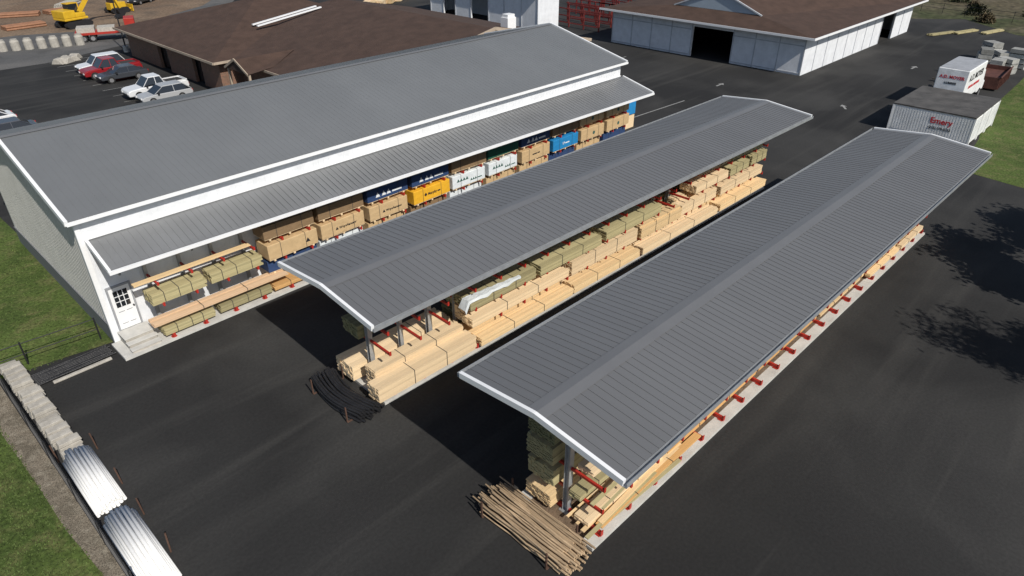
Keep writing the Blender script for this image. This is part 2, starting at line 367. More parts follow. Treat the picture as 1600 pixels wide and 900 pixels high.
# ---------------------------------------------------------------- warehouse with lean-to
AX,AY=5.25,30.1; AR=math.radians(.4)
A=E('warehouse',(AX,AY,0),AR,'long white metal-clad warehouse with grey ribbed roof and lean-to','warehouse')
AL=37.7; AW=14.4; AE=6.22; AH=7.93; GX=.3
mb=MB()
mb.add([(GX,0,0),(GX,AW,0),(GX,AW,AE-.1),(GX,AW/2,AH-.12),(GX,0,AE-.1)],[(0,1,2,3,4)],1)
mb.add([(AL,0,0),(AL,AW,0),(AL,AW,AE-.1),(AL,AW/2,AH-.12),(AL,0,AE-.1)],[(4,3,2,1,0)],1)
mb.add([(GX,0,0),(AL,0,0),(AL,0,AE-.1),(GX,0,AE-.1)],[(0,1,2,3)],0); mb.add([(GX,AW,0),(AL,AW,0),(AL,AW,AE-.1),(GX,AW,AE-.1)],[(3,2,1,0)],0)
y=.25
while y<AW-.1:
    zt=AE-.15+(AH-AE)*(1-abs(y-AW/2)/(AW/2)); mb.box(GX-.010,GX-.001,y-.02,y+.02,1.0,zt,1); y+=.3
x=.6
while x<AL: mb.box(x-.015,x+.015,-.012,-.001,.2,AE-.1,0); x+=.3
M('wall',mb,[whitew,greyw],A)
mb=MB(); mb.box(GX-.03,GX-.001,.12,AW,0.001,.95); mb.box(GX-.05,GX-.001,.12,AW,.951,1.0)
M('wainscot',mb,wains,A)
mb=MB(); mb.box(GX-.035,GX,-.035,.14,0.0,AE-.12); mb.box(GX+.001,GX+.16,-.035,-.001,0.0,AE-.12); M('corner_trim',mb,white,A)
mb=MB(); g0=GX-.2
roofquad(mb,(g0,-.3,AE-.02),(AL+.2,-.3,AE-.02),(AL+.2,AW/2,AH),(g0,AW/2,AH),.305,.020,.006)
roofquad(mb,(g0,AW+.3,AE-.02),(AL+.2,AW+.3,AE-.02),(AL+.2,AW/2,AH),(g0,AW/2,AH),.305,.020,.006)
ar=M('roof',mb,roofA,A)
mb=MB()
for s in(-1,1): mb.add([(g0,AW/2,AH+.04),(AL+.2,AW/2,AH+.04),(AL+.2,AW/2+s*.2,AH-.01),(g0,AW/2+s*.2,AH-.01)],[(0,1,2,3) if s<0 else (3,2,1,0)])
M('ridge_cap',mb,roofcap,ar)
for x in(g0-.075,AL+.275):
    for s in(-1,1):
        mb=MB(); mb.beam((x,AW/2,AH-.03),(x,AW/2+s*(AW/2+.33),AE-.07),.14,.24); M('rake_trim',mb,white,ar)
mb=MB(); mb.box(g0-.1,AL+.3,-.44,-.31,AE-.17,AE-.155); mb.box(g0-.1,AL+.3,-.45,-.43,AE-.17,AE-.03); mb.box(g0-.1,AL+.3,-.325,-.305,AE-.155,AE-.05); M('gutter',mb,white,ar)
LT0,LT1=5.12,5.05
lt=MB(); l0=(.62,-2.0,4.45); l1=(AL+.3,-2.75,4.36)
roofquad(lt,l0,l1,(AL+.3,-.02,LT1),(.62,-.02,LT0),.305,.024,.012)
lr=M('lean_to_roof',lt,galv,A)
mb=MB(); mb.beam((.55,-.0,LT0-.03),(.55,-2.05,4.42),.12,.20); M('rake_trim',mb,white,lr)
mb=MB(); mb.beam((AL+.37,-.0,LT1-.03),(AL+.37,-2.8,4.32),.12,.20); M('rake_trim',mb,white,lr)
mb=MB(); mb.beam((.5,-2.09,4.37),(AL+.4,-2.84,4.28),.13,.14); M('gutter',mb,white,lr)
mb=MB(); mb.box(.6,AL,-.10,-.02,5.14,5.18); M('wall_flashing',mb,white,lr)
for x in [.9+3.0*i for i in range(13)]:
    mb=MB(); mb.beam((x,-.05,4.8),(x,-1.95,4.15),.08,.2); M('rafter',mb,steel,lr)
mb=MB(); mb.box(.1,AL+.1,-1.65,-.04,0,.12); M('concrete_slab',mb,concrete,A)
d=MB(); d.box(.66,1.52,-.06,-.002,.6,2.68); door=M('door',d,white,A)
MBOX('door_frame',[(.58,.655,-.09,-.001,.6,2.68),(1.525,1.6,-.09,-.001,.6,2.68),(.58,1.6,-.09,-.001,2.685,2.77)],jamb,door)
d=MB(); d.box(.80,1.38,-.075,-.061,1.70,2.5); M('window',d,glass,door)
d=MB()
for xx in(.99,1.19): d.box(xx-.015,xx+.015,-.09,-.076,1.70,2.5)
for zz in(1.97,2.23): d.box(.80,1.38,-.088,-.078,zz-.015,zz+.015)
M('muntin',d,white,door)
MBOX('door_panel_moulding',[(.80,1.05,-.068,-.061,.85,.88),(.80,1.05,-.068,-.061,1.45,1.48),(1.13,1.38,-.068,-.061,.85,.88),(1.13,1.38,-.068,-.061,1.45,1.48)],jamb,door)
d=MB(); d.cyl((1.46,-.062,1.6),(1.46,-.13,1.6),.035); M('handle',d,black,door)
ST=E('door_steps',(AX,AY,0),AR,'three pale concrete steps below the white warehouse door','steps')
for y0_,y1_,zz in ((-.95,-.10,.60),(-1.25,-.95,.44),(-1.55,-1.25,.28)):
    mb=MB(); mb.box(.5,1.7,y0_+.04,y1_-.001,.121,zz-.05); M('riser',mb,concrete_d,ST)
    mb=MB(); mb.box(.46,1.74,y0_,y1_-.002,zz-.049,zz); M('tread',mb,concrete,ST)
def TA(x,y): return (AX+x*math.cos(AR)-y*math.sin(AR), AY+x*math.sin(AR)+y*math.cos(AR)),AR
rk=E('cantilever_rack',(AX,AY,0),AR,'grey steel cantilever rack with red arms under the lean-to','storage rack')
for i in range(24):
    x=2.3+1.5*i
    c=obj('column',colM,rk,(x,-.18,0)); c.scale=(.7,.7,.78)
    a=obj('base_arm',baseM[-1],c); a.scale=(1/.7,.95/.7,1/.78)
    for z in (1.0,1.85,2.9):
        if x<8.5 and z==1.0: continue
        a=obj('arm',armM[-1],c,(0,0,z/.78)); a.scale=(1/.7,.9/.7,1/.78)
lumber(TA,1.9,4.3,-1.45,-.45,.30,.38,treated,'bundle of treated lumber on the slab by the steps',straps=3)
lumber(TA,4.5,7.2,-1.5,-.5,.30,.38,treated,'bundle of treated lumber on the concrete slab',straps=3)
lumber(TA,7.4,10.4,-1.5,-.5,.30,.25,pineo,'low orange board stack on the slab')
lumber(TA,1.6,8.2,-1.6,-.9,.95,.14,mat('salmon fir planks',(.74,.52,.33),.7,0,.08,3,(.4,6,6),island=.1),'long stack of smooth pinkish planks',bw=.25,bt=.05)
lumber(TA,1.8,4.3,-1.4,-.5,1.86,.5,treated,GL,straps=3)
lumber(TA,4.6,7.2,-1.4,-.5,1.86,.5,treated,GL,straps=3)
lumber(TA,1.4,6.8,-1.2,-.9,2.95,.08,pineY,'thin stack of yellow boards on upper arms',straps=0)
wc={}
def wrapped(x,L,z,h,kind,y0=-1.5,W=1.1,txt=None,tcol=None,label=None):
    key=(round(L,2),h,kind)
    (wx,wy),rz=TA(x,y0)
    if key not in wc:
        mb=MB(); mb.box(0,L,0,W,.12,h)
        wc[key]=mb.mesh('wrap',[wrapc[kind]])
        b=MB()
        for xx in (.3,L/2,L-.3): b.box(xx-.05,xx+.05,.02,W-.02,0,.1)
        b.box(.01,L-.01,.012,W-.012,.1,.119)
        wc[key+('b',)]=b.mesh('bearer',pine)
        s=MB(); s.box(-.012,.012,-.008,W+.008,h,h+.006); s.box(-.012,.012,-.008,-.001,.1,h+.006)
        wc[key+('s',)]=s.mesh('strap',strapm)
    o=obj('wrapped_lumber_pack',wc[key],None,(wx,wy+R.uniform(-.05,.05),z),rz+R.uniform(-.03,.03),label or ('lumber pack in %s printed wrap on the rack'%kind),'lumber pack','wrapped lumber packs on the rack')
    bv=o.modifiers.new('b','BEVEL'); bv.width=.03; bv.segments=2
    obj('bearer',wc[key+('b',)],o)
    for q in (.25,.75): obj('strap',wc[key+('s',)],o,(L*q,0,0))
    if txt:
        if isinstance(txt,str): txt=[(txt,.24,L/2,.55)]
        for t_,sz,xx,zz in txt: text(t_,h*sz,tcol,o,(xx,-.01,h*zz),(H90,0,0),bold=.005)
    return o
tg=mat('dark green print',(.05,.12,.10),.6); tw=mat('white print',(.75,.78,.8),.6); tb=mat('black print',(.02,.02,.025),.6); tr=mat('red print',(.55,.03,.04),.6)
wey=[('▲ Weyerhaeuser',.2,1.5,.5)]
treep=[('▲▲▲▲',.26,.8,.62),('▲▲▲ ▬▬',.2,1.9,.42)]
Lr=[('tan',[('▲',.3,2.2,.5)],tb),('tan',wey,tb),('tan',wey,tb),('yellow','◆ Murphy ▬',tb),('white',treep,tg),('white',treep,tg),('tan','▬▬ ▬',tb),('blue','LP ▬▬',tw),('tan',[('●',.35,1.4,.5)],tg),('tan',[('●',.35,1.4,.5)],tg)]
for z in (1.87,1.05,.32):
    for i in range(10):
        k,t,c=Lr[i] if z>1.5 else (R.choice(['tan','white','brown','navy']),None,None)
        x=7.4+3.0*i
        if z<1 and i<1: continue
        wrapped(x,2.78-.1*(i%3),z,.90 if z>1.5 else .75,k,txt=t,tcol=c,y0=-1.5 if z>1.5 else -1.2)
Ur=['brown','brown','navy','navy','brown','green','navy','brown','tan','tan']
for i in range(10):
    k=Ur[i]; wrapped(7.4+3.0*i,2.75,2.92,.80,k,y0=-1.42,txt=[('▲ ▲▲ ▬▬',.4,1.4,.5)] if k=='navy' else ([('●',.4,1.4,.5)] if k=='tan' else None),tcol=tw if k=='navy' else tg)
# ---------------------------------------------------------------- brown roofed brick building
B=E('brick_building',(0,0,0),0,'low brick building with wide brown shingle roof','building')
mb=MB()
mb.box(28.2,43,66.0,66.3,0,3.0); mb.box(28.2,28.5,66.3,70,0,3.0); mb.box(28.2,28.5,72,78,0,3.0); mb.box(28.2,28.5,80.5,89,0,3.0); mb.box(28.2,28.5,70,72,2.5,3.0); mb.box(28.2,28.5,78,80.5,2.5,3); mb.box(28.5,50,88.7,89,0,3)
mb.box(30.5,30.8,48,66,0,3.0); mb.box(30.8,57,48,48.3,0,3.0); mb.box(56.7,57,48.3,76,0,3)
M('wall',mb,brickm,B)
MBOX('window',[(28.6,28.65,70,72,0,2.5),(28.6,28.65,78,80.5,0,2.5)],glass,B)
def hip(mb,x0,x1,y0,y1,z0,z1,rx0,rx1,ry):
    mb.add([(x0,y0,z0),(x1,y0,z0),(x1,y1,z0),(x0,y1,z0),(rx0,ry,z1),(rx1,ry,z1)],[(0,1,5,4),(2,3,4,5),(3,0,4),(1,2,5),(3,2,1,0)])
mb=MB(); hip(mb,27.3,52,65,90,3.1,6.4,39,42,77.5)
gx0,gx1,gy0,gxr=29.3,60.0,46.5,45.8
mb.add([(gx0,gy0,3.12),(gx1,gy0,3.12),(gx1,77,3.12),(gx0,77,3.12),(gxr,gy0,6.1),(gxr,72,6.1)],[(0,4,5,3),(4,1,2,5),(0,1,4),(3,2,1,0),(2,3,5)])
mb.add([(27.6,59.0,3.0),(27.6,63.2,3.0),(27.6,61.1,4.0),(33.6,61.1,4.0),(30.2,59,3.3),(30.2,63.2,3.3)],[(0,4,3,2),(2,3,5,1),(0,2,1)])
br=M('roof',mb,brownroof,B)
fas=mat('tan fascia',(.42,.34,.26),.7)
mb=MB()
mb.beam((27.25,64.95,3.05),(27.25,90,3.05),.08,.22); mb.beam((27.3,64.93,3.05),(29.2,64.93,3.05),.08,.22); mb.beam((29.25,gy0,3.05),(29.25,64.85,3.05),.08,.2)
mb.beam((29.3,gy0-.05,3.12),(gxr,gy0-.05,6.1),.08,.3); mb.beam((gxr,gy0-.05,6.1),(60,gy0-.05,3.12),.08,.3)
mb.beam((27.55,58.95,3.0),(27.55,61.1,4.02),.08,.2); mb.beam((27.55,61.1,4.02),(27.55,63.25,3.0),.08,.2)
M('fascia',mb,fas,br)
MBOX('porch_post',[(27.7,27.9,59.1,59.3,0,3),(27.7,27.9,62.9,63.1,0,3)],fas,B)
for o2 in(-.5,.5):
    mb=MB(); mb.beam((34.6,70.2+o2,4.86),(42.6,70.8+o2,5.72),.24,.12); M('roof_flashing',mb,white,br)
mb=MB(); mb.box(51.5,52.7,50.5,51.5,4.0,5.8); mb.box(51.6,52.6,50.6,51.4,5.8,6.1); M('roof_vent',mb,white,br)
# ---------------------------------------------------------------- white warehouses
def openwall_x(mb,x,y0,y1,h,ops,t=.2,mi=0):
    cur=y0
    for ya,yb,zh in sorted(ops):
        mb.box(x,x+t,cur,ya,0,h,mi); mb.box(x,x+t,ya,yb,zh,h,mi); cur=yb
    mb.box(x,x+t,cur,y1,0,h,mi)
def openwall_y(mb,y,x0,x1,h,ops,t=.2,mi=0):
    cur=x0
    for xa,xb,zh in sorted(ops):
        mb.box(cur,xa,y,y+t,0,h,mi); mb.box(xa,xb,y,y+t,zh,h,mi); cur=xb
    mb.box(cur,x1,y,y+t,0,h,mi)
W1=E('white_warehouse',(73.3,29,0),0,'white panelled warehouse with brown hip roof and open doors','warehouse')
mb=MB(); openwall_x(mb,0,0,24.6,3.9,[(8.2,13.2,3.3)]); openwall_y(mb,0,.2,33,3.9,[(22,26.5,3.3)]); mb.box(32.8,33,.2,24.6,0,3.9); mb.box(.2,32.8,24.4,24.6,0,3.9)
M('wall',mb,whitew,W1)
MBOX('panel_post',[(-.05,-.001,y-.06,y+.06,0.02,3.85) for y in [0.05,2.8,5.5,8.1,13.3,16,18.8,21.6,24.5]],gtrim,W1)
MBOX('panel_rail',[(-.04,-.001,a+.07,b_,z,z+.1) for a,b_ in((.1,8.0),(13.4,24.4)) for z in (.15,2.9)],gtrim,W1)
MBOX('panel_post',[(x-.06,x+.06,-.05,-.001,0.02,3.85) for x in[2.8,5.6,8.4,11.2,14,16.8,19.4,22,26.5,29.5]],gtrim,W1)
mb=MB(); e=1.2; h0=4.0; h1=8.0; yc=12.3; W=24.6
gz=5.0; yg0,yg1=6.2,17.0; gxx=-e+3.0
mb.add([(-e,-e,h0),(34,-e,h0),(34,W+e,h0),(-e,W+e,h0),(gxx,yg0,gz),(gxx,yg1,gz),(gxx,11.6,h1-.9),(34,yc,h1)],
  [(0,1,7,6,4),(2,3,5,6,7),(3,0,4,5),(1,2,7),(3,2,1,0)])
r1=M('roof',mb,brownroof,W1)
mb=MB(); mb.poly([(gxx-.02,yg0+.1,gz+.02),(gxx-.02,11.6,h1-1.0),(gxx-.02,yg1-.1,gz+.02)]); M('gable_panel',mb,bluegrey,r1)
for a_ in (yg0-.1,yg1+.1):
    mb=MB(); mb.beam((gxx-.1,a_,gz),(gxx-.1,11.6,h1-.85),.16,.14); M('gable_trim',mb,gtrim,r1)
mb=MB(); mb.box(-e-.08,-e,-e-.08,W+e,h0-.16,h0+.06); mb.box(-e,34,-e-.08,-e,h0-.16,h0+.06); M('fascia',mb,white,r1)
W2=E('white_warehouse',(71.5,64.5,0),0,'white panelled storage building with dark door openings','warehouse')
mb=MB(); openwall_x(mb,0,0,22,4.6,[(9.5,13,4),(16.5,19,4)]); mb.box(.2,4.2,0,.2,0,4.6); mb.box(4,4.2,.2,22,0,4.6); mb.box(.2,4,21.8,22,0,4.6)
M('wall',mb,whitew,W2)
MBOX('panel_post',[(-.06,-.001,y-.08,y+.08,0.02,4.55) for y in[0.05,3,6.3,9.4,13.1,16.4,19.1,22]],gtrim,W2)
mb=MB(); mb.add([(-.6,-.3,4.7),(5,-.3,4.7),(5,23,4.7),(-.6,23,4.7),(2,.5,5.4),(2,22,5.4)],[(0,4,5,3),(1,2,5,4),(0,1,4),(2,3,5),(3,2,1,0)]); M('roof',mb,brownroof,W2)
for i,(x,y) in enumerate([(77,58.5),(81,59.5),(86,62),(91,66),(84,56)]):
    rr_=E('steel_rack',(x,y,0),0,'dark red steel storage rack between white buildings','storage rack','red yard racks')
    for j in range(4): MBOX('upright',[(-.07,.07,j*2.6-.07,j*2.6+.07,0,2.5),(2.93,3.07,j*2.6-.07,j*2.6+.07,0,2.5)],redd,rr_)
    for z in(.6,1.5,2.4): MBOX('shelf_beam',[(-.12,-.071,-.2,8,z-.07,z+.07),(2.88,2.929,-.2,8,z-.07,z+.07)],redd,rr_)
# ---------------------------------------------------------------- containers and box truck
cw_=mat('container white paint',(.82,.83,.83),.5,0,.12,1.2)
croof=mat('container roof',(.085,.08,.075),.7,0,.4,.8)
for i in range(3):
    C=E('shipping_container',(61.2+2.42*i,10.2,0),0,'white steel shipping container with red lettering' if i==0 else 'white shipping container beside another container','container','white shipping containers')
    mb=MB(); mb.box(0,2.36,0,5.9,.12,2.15)
    for j in range(29): mb.box(-.03,-.001,.15+.2*j,.25+.2*j,.25,2.0)
    for j in range(11): mb.box(.15+.2*j,.25+.2*j,-.03,-.001,.25,2.0)
    M('body',mb,cw_,C)
    mb=MB(); mb.box(-.05,2.36,-.05,5.95,2.151,2.25); M('roof_panel',mb,croof,C)
    MBOX('corner_post',[(xx-.06,xx+.12,yy,yy+.12,0,2.14) for xx in(0.02,2.2) for yy in(-.07,5.84)],cw_,C)
    if i==0:
        text('Emery',.62,tr,C,(-.045,2.2,1.45),(H90,0,-H90),bold=.012); text('(215) 679-0155',.26,tb,C,(-.045,2.2,.9),(H90,0,-H90),bold=.006)
T_=E('box_truck',(70.2,13.3,0),0,'white box truck with red lettering on its cargo box','truck')
twp=mat('truck white paint',(.80,.81,.82),.4)
mb=MB(); mb.box(0,5.8,0,2.45,1.0,3.6); o=M('cargo_box',mb,twp,T_); bevel(o,.05)
mb=MB(); mb.box(.08,5.72,.08,2.37,3.601,3.63); M('box_roof',mb,mat('box roof',(.35,.36,.38),.5),T_)
MBOX('chassis_rail',[(0,5.9,.5,.62,.7,.98),(0,5.9,1.83,1.95,.7,.98)],black,T_)
mb=MB(); mb.prism([(5.95,.6),(8.1,.6),(8.1,1.4),(7.5,1.6),(7.1,2.6),(5.95,2.6)],.15,2.3); o=M('cab',mb,twp,T_); bevel(o,.08)
mb=MB(); mb.poly([(7.53,.3,1.68),(7.53,2.15,1.68),(7.18,2.1,2.5),(7.18,.35,2.5)]); M('windscreen',mb,glass,T_)
def wheel(parent,x,y,r,wd):
    mb=MB(); mb.cyl((x,y-wd/2,r),(x,y+wd/2,r),r,16); wv=M('wheel',mb,tyrem,parent)
    mb=MB(); mb.cyl((x,y-wd/2-.01,r),(x,y+wd/2+.01,r),r*.6,12); M('rim',mb,rimm,wv)
for x in(1.2,6.9):
    for y in(.25,2.2): wheel(T_,x,y,.45,.3)
text('A.D. MOYER',.80,tb,T_,(2.9,-.012,2.8),(H90,0,0),bold=.02); text('LUMBER & HARDWARE',.34,tr,T_,(2.9,-.012,2.0),(H90,0,0),bold=.012)
text('A.D. MOYER',.36,tr,T_,(-.012,1.22,2.9),(H90,0,-H90),bold=.012); text('LUMBER',.26,tb,T_,(-.012,1.22,2.4),(H90,0,-H90),bold=.008)
D=E('dumpster',(80.5,12.6,0),.05,'rusty dark red open-top dumpster beside the grass','dumpster')
dk=mat('rusty dark red',(.10,.04,.03),.8,0,.4,2)
mb=MB(); mb.box(0,6,0,.08,.2,1.3); mb.box(0,6,2.2,2.28,.2,1.3); mb.box(0,.08,.08,2.2,.2,1.3); mb.box(5.92,6,.08,2.2,.2,1.3); mb.box(0.08,5.92,.08,2.2,.2,.9)
for i in range(9): mb.box(.2+.68*i,.3+.68*i,-.08,-.001,.2,1.25)
M('shell',mb,dk,D)
MBOX('rim_rail',[(-.05,6.05,-.1,0.0,1.301,1.4),(-.05,6.05,2.28,2.36,1.301,1.4)],dk,D)
for i in range(5):
    mb=MB()
    for j in range(6): mb.beam((R.uniform(0,1.2),R.uniform(0,1.2),.1+.14*j),(R.uniform(1.4,2.6),R.uniform(0,1.2),.12+.14*j),.2,.1)
    M('scrap_heap',mb,mat('scrap',(.12,.10,.085),.9,island=.5,var=.4),loc=(77+2.1*i,15.8+R.uniform(-.5,.5),0),rz=R.uniform(0,3),label='small heap of dark scrap timber by the dumpster',cat='scrap heap',group='scrap heaps by the dumpster')
for i,(x,y) in enumerate([(87.5,14),(90,15.5),(92.5,14.2),(95,15.6),(90,12.9),(93.5,12.6)]):
    mb=MB()
    for j in range(3+i%2): mb.box(R.uniform(0,.2),1.8,0,1.3-R.uniform(0,.2),.1+.5*j,.5+.5*j); mb.box(.05,.2,.05,1.1,.0+.5*j,.1+.5*j); mb.box(1.5,1.65,.05,1.1,.5*j,.1+.5*j)
    M('pallet_stack',mb,mat('pallet goods',(.36,.36,.34),.8,island=.4,var=.3),loc=(x,y,0),rz=.3*i,label='stacked pallets of grey building material',cat='pallet stack',group='pallet stacks')
for i,(x,y,a) in enumerate([(108.5,23.5,-.3),(111,20.8,-.25),(105,25.6,-.35)]):
    Tq=lambda X,Y,x=x,y=y,a=a:((x,y),a)
    lumber(Tq,0,5,0,.8,.05,.2,treated,'pale timber bundle lying near the field edge','timber bundles by the field',ragged=.2)
for i in range(8):
    Tq=lambda X,Y,i=i:((60+2.4*i,93+.8*i),.7)
    lumber(Tq,0,6,0,1.2,.1,.7,[pine,pineY][i%2],'lumber bundle in the yard behind buildings','lumber bundles in the back yard')
# ---------------------------------------------------------------- vehicles
def car(x,y,rz,col,kind,label,cat):
    o=E(cat.replace(' ','_') if cat!='car' else 'parked_car',(x,y,0),rz,label,cat,'cars parked in the lot')
    paintm=mat('paint '+str(col),col,.25,.1,.03,spec=.6)
    L=5.7 if kind=='pickup' else 4.7; W=1.95 if kind=='pickup' else 1.85; hb=1.05 if kind=='pickup' else .90; g=.32
    mb=MB(); mb.prism([(0.08,g+.05),(0,.58),(.08,hb-.2),(.35,hb-.09),(1.35,hb),(L-.25,hb),(L-.03,hb-.12),(L,.55),(L-.08,g+.05)],-W/2,W/2)
    b=M('body',mb,paintm,o); bevel(b,.09,3)
    if kind=='pickup': c0,c1,c2,c3,ht=1.45,2.15,3.2,3.5,1.85
    elif kind=='suv': c0,c1,c2,c3,ht=1.25,1.95,4.1,4.6,1.66
    elif kind=='wagon': c0,c1,c2,c3,ht=1.2,2.1,3.9,4.6,1.5
    else: c0,c1,c2,c3,ht=1.25,2.15,3.4,4.2,1.43
    def fr(za,zb,grow=0):
        def ln(t,p,q): return p+(q-p)*t
        ta=(za-hb)/(ht-hb);tb_=(zb-hb)/(ht-hb)
        vs=[]
        for tt,z in((ta,za),(tb_,zb)):
            xa=ln(tt,c0,c1)-grow;xb=ln(tt,c3,c2)+grow;yy=ln(tt,W/2-.06,W/2-.26)+grow
            vs+=[(xa,-yy,z),(xb,-yy,z),(xb,yy,z),(xa,yy,z)]
        return vs
    F6=[(0,3,2,1),(4,5,6,7),(0,1,5,4),(1,2,6,5),(2,3,7,6),(3,0,4,7)]
    mb=MB(); mb.add(fr(hb-.02,ht-.05),F6); M('window',mb,glass,o)
    mb=MB(); mb.add(fr(ht-.07,ht,.012),F6)
    for s in(-1,1):
        mb.beam((c0,s*(W/2-.06),hb),(c1,s*(W/2-.25),ht-.05),.05,.04); mb.beam((c3,s*(W/2-.06),hb),(c2,s*(W/2-.25),ht-.05),.09,.05)
        xm=(c1+c2)/2; mb.beam((xm,s*(W/2-.05),hb),(xm,s*(W/2-.24),ht-.05),.05,.04)
    M('roof',mb,paintm,o)
    if kind=='pickup':
        mb=MB(); mb.box(3.75,L-.32,-W/2+.16,W/2-.16,hb+.002,hb+.012); M('cargo_bed',mb,mat('bed liner',(.04,.04,.04),.8),o)
        MBOX('bed_side',[(3.65,L-.12,-W/2+.05,-W/2+.14,hb-.01,hb+.1),(3.65,L-.12,W/2-.14,W/2-.05,hb-.01,hb+.1),(L-.2,L-.1,-W/2+.15,W/2-.15,hb-.01,hb+.1),(3.62,3.72,-W/2+.15,W/2-.15,hb-.01,hb+.1)],paintm,o)
    rr=.39 if kind=='pickup' else .34
    for xx in(.95,L-1.1):
        for s in(-1,1): wheel(o,xx,s*(W/2-.1),rr,.24)
    for s in(-1,1):
        mb=MB(); mb.box(-.02,.1,s*(W/2-.32)-.15,s*(W/2-.32)+.15,.62,.74); M('headlight',mb,mat('headlight',(.7,.7,.7),.1),o)
        mb=MB(); mb.box(L-.06,L+.015,s*(W/2-.2)-.1,s*(W/2-.2)+.1,.6,.8); M('tail_light',mb,mat('tail light',(.4,.01,.01),.2),o)
        mb=MB(); mb.box(c0+.25,c0+.4,*sorted((s*(W/2+.0),s*(W/2+.17))),hb-.02,hb+.13); M('mirror',mb,black,o)
    mb=MB(); mb.box(-.025,.05,-.5,.5,.45,.62); M('grille',mb,black,o)
    return o
WH=(.75,.76,.77)
car(20.9,67.6,0,(.42,.43,.44),'wagon','silver wagon parked in the end bay','car')
car(20.7,70.3,0,WH,'pickup','white pickup truck with open bed parked nose out','pickup truck')
car(21.0,78.3,0,(.05,.055,.065),'sedan','dark grey sedan parked beside red pickup','car')
car(20.4,81.1,0,(.28,.015,.02),'pickup','red pickup truck parked between two cars','pickup truck')
car(20.9,84.1,0,WH,'suv','white SUV parked near the lot end','car')
car(7.0,70.2,0,WH,'sedan','white sedan parked across the lot','car')
car(7.6,65.7,0,(.05,.055,.07),'sedan','dark grey car parked across the lot','car')
for i,(x,y,c_) in enumerate([(42,126,(.03,.03,.03)),(45,128.5,(.05,.06,.08)),(48,131,(.3,.3,.3))]): car(x,y,.6,c_,'suv','dark vehicle parked beyond the brick building','car')
# ---------------------------------------------------------------- construction yard
bar=MB()
bar.cyl((0,0,0),(0,0,1.0),.5,16); bar.cyl((0,0,1.0),(0,0,1.25),.5,16,.34); bar.cyl((0,0,1.25),(0,0,1.3),.36,16)
barM=bar.mesh('concrete_barrel',mat('precast concrete',(.38,.36,.32),.9,0,.25,2))
for i in range(9):
    obj('concrete_manhole_section',barM,None,(15.8+1.28*i,103.2-.42*i+R.uniform(-.1,.1),0),0,'pale precast concrete manhole section on the pavement','concrete section','row of precast concrete sections')
for i,(x,y) in enumerate([(20.2,91.6),(21.1,92.3),(22,91.4),(21.5,90.6),(22.9,92)]):
    mb=MB(); mb.prism([(0,0),(1.3,0),(1.05,.35),(.8,.6),(.4,.6),(.2,.35)],0,.9)
    bevel(M('concrete_block',mb,concrete_d,loc=(x,y-.8,0),rz=R.uniform(-1,1),label='broken grey concrete block on the pavement edge',cat='concrete block',group='loose concrete blocks'),.06)
yel=mat('machine yellow paint',(.62,.38,.02),.5,0,.15,1)
X=E('excavator',(29.5,113,0),.3,'yellow tracked excavator on bare dirt','excavator')
for s in(-1,1):
    mb=MB(); mb.prism([(-1.9,.35),(-1.5,0),(1.5,0),(1.9,.35),(1.9,.6),(1.5,.9),(-1.5,.9),(-1.9,.6)],*sorted((s*.8,s*1.4))); M('track',mb,black,X)
mb=MB(); mb.box(-1.9,1.5,-1.3,1.3,1.05,1.35); mb.box(-1.9,-.2,-1.3,1.3,1.35,2.3); mb.box(-.2,1.2,-1.3,-.3,1.35,1.9); bevel(M('upper_body',mb,yel,X),.08)
mb=MB(); mb.box(-.1,1.4,.3,1.3,1.36,2.9); bevel(M('cab',mb,glass,X),.08)
mb=MB(); mb.box(-.15,1.45,.25,1.35,2.9,3.0); mb.box(1.35,1.45,.25,.33,1.36,2.9); mb.box(1.35,1.45,1.27,1.35,1.36,2.9); M('cab_frame',mb,yel,X)
mb=MB(); mb.beam((1.2,0,1.8),(3.8,0,4.4),.4,.5,(0,1,0)); mb.beam((3.8,0,4.4),(6.4,0,4.0),.35,.45,(0,1,0)); M('boom',mb,yel,X)
mb=MB(); mb.beam((6.4,0,4.3),(7.4,0,1.4),.3,.4,(0,1,0)); M('stick',mb,yel,X)
mb=MB(); mb.prism([(6.6,1.4),(7.6,1.5),(7.9,.8),(7.3,.2),(6.5,.3),(6.9,.7)],-.5,.5); M('bucket',mb,black,X)
F=E('flatbed_trailer',(26,101,0),-.35,'red flatbed trailer loaded with grey material','trailer')
brp=mat('bright red paint',(.38,.03,.02),.5)
mb=MB(); mb.box(0,7,0,2.4,.85,1.1); M('deck',mb,brp,F)
mb=MB(); mb.box(5.8,7,.1,2.3,1.101,2.5); bevel(M('headboard',mb,brp,F),.05)
MBOX('load',[(.3,2.3,.2,2.2,1.101,1.7),(2.6,4.6,.2,2.2,1.101,1.6)],concrete_d,F)
for x in(.9,1.9,6): 
    for y in(.2,2.2): wheel(F,x,y,.42,.3)
D2=E('bulldozer',(38,121,0),.2,'small yellow bulldozer on the dirt yard','bulldozer')
for s in(-1,1):
    mb=MB(); mb.prism([(-1.4,.3),(-1.1,0),(1.1,0),(1.4,.3),(1.4,.5),(1.1,.8),(-1.1,.8),(-1.4,.5)],*sorted((s*.7,s*1.15))); M('track',mb,black,D2)
mb=MB(); mb.box(-1.2,1.2,-.65,.65,.5,1.5); bevel(M('engine_hood',mb,yel,D2),.06)
mb=MB(); mb.box(-1.0,.1,-.6,.6,1.51,2.5); M('cab',mb,glass,D2); mb=MB(); mb.box(-1.1,.2,-.7,.7,2.5,2.6); M('cab_roof',mb,yel,D2)
mb=MB(); mb.box(1.7,1.8,-1.4,1.4,.1,1.1); mb.box(1.2,1.7,-.9,-.8,.4,.6);mb.box(1.2,1.7,.8,.9,.4,.6); M('blade',mb,yel,D2)
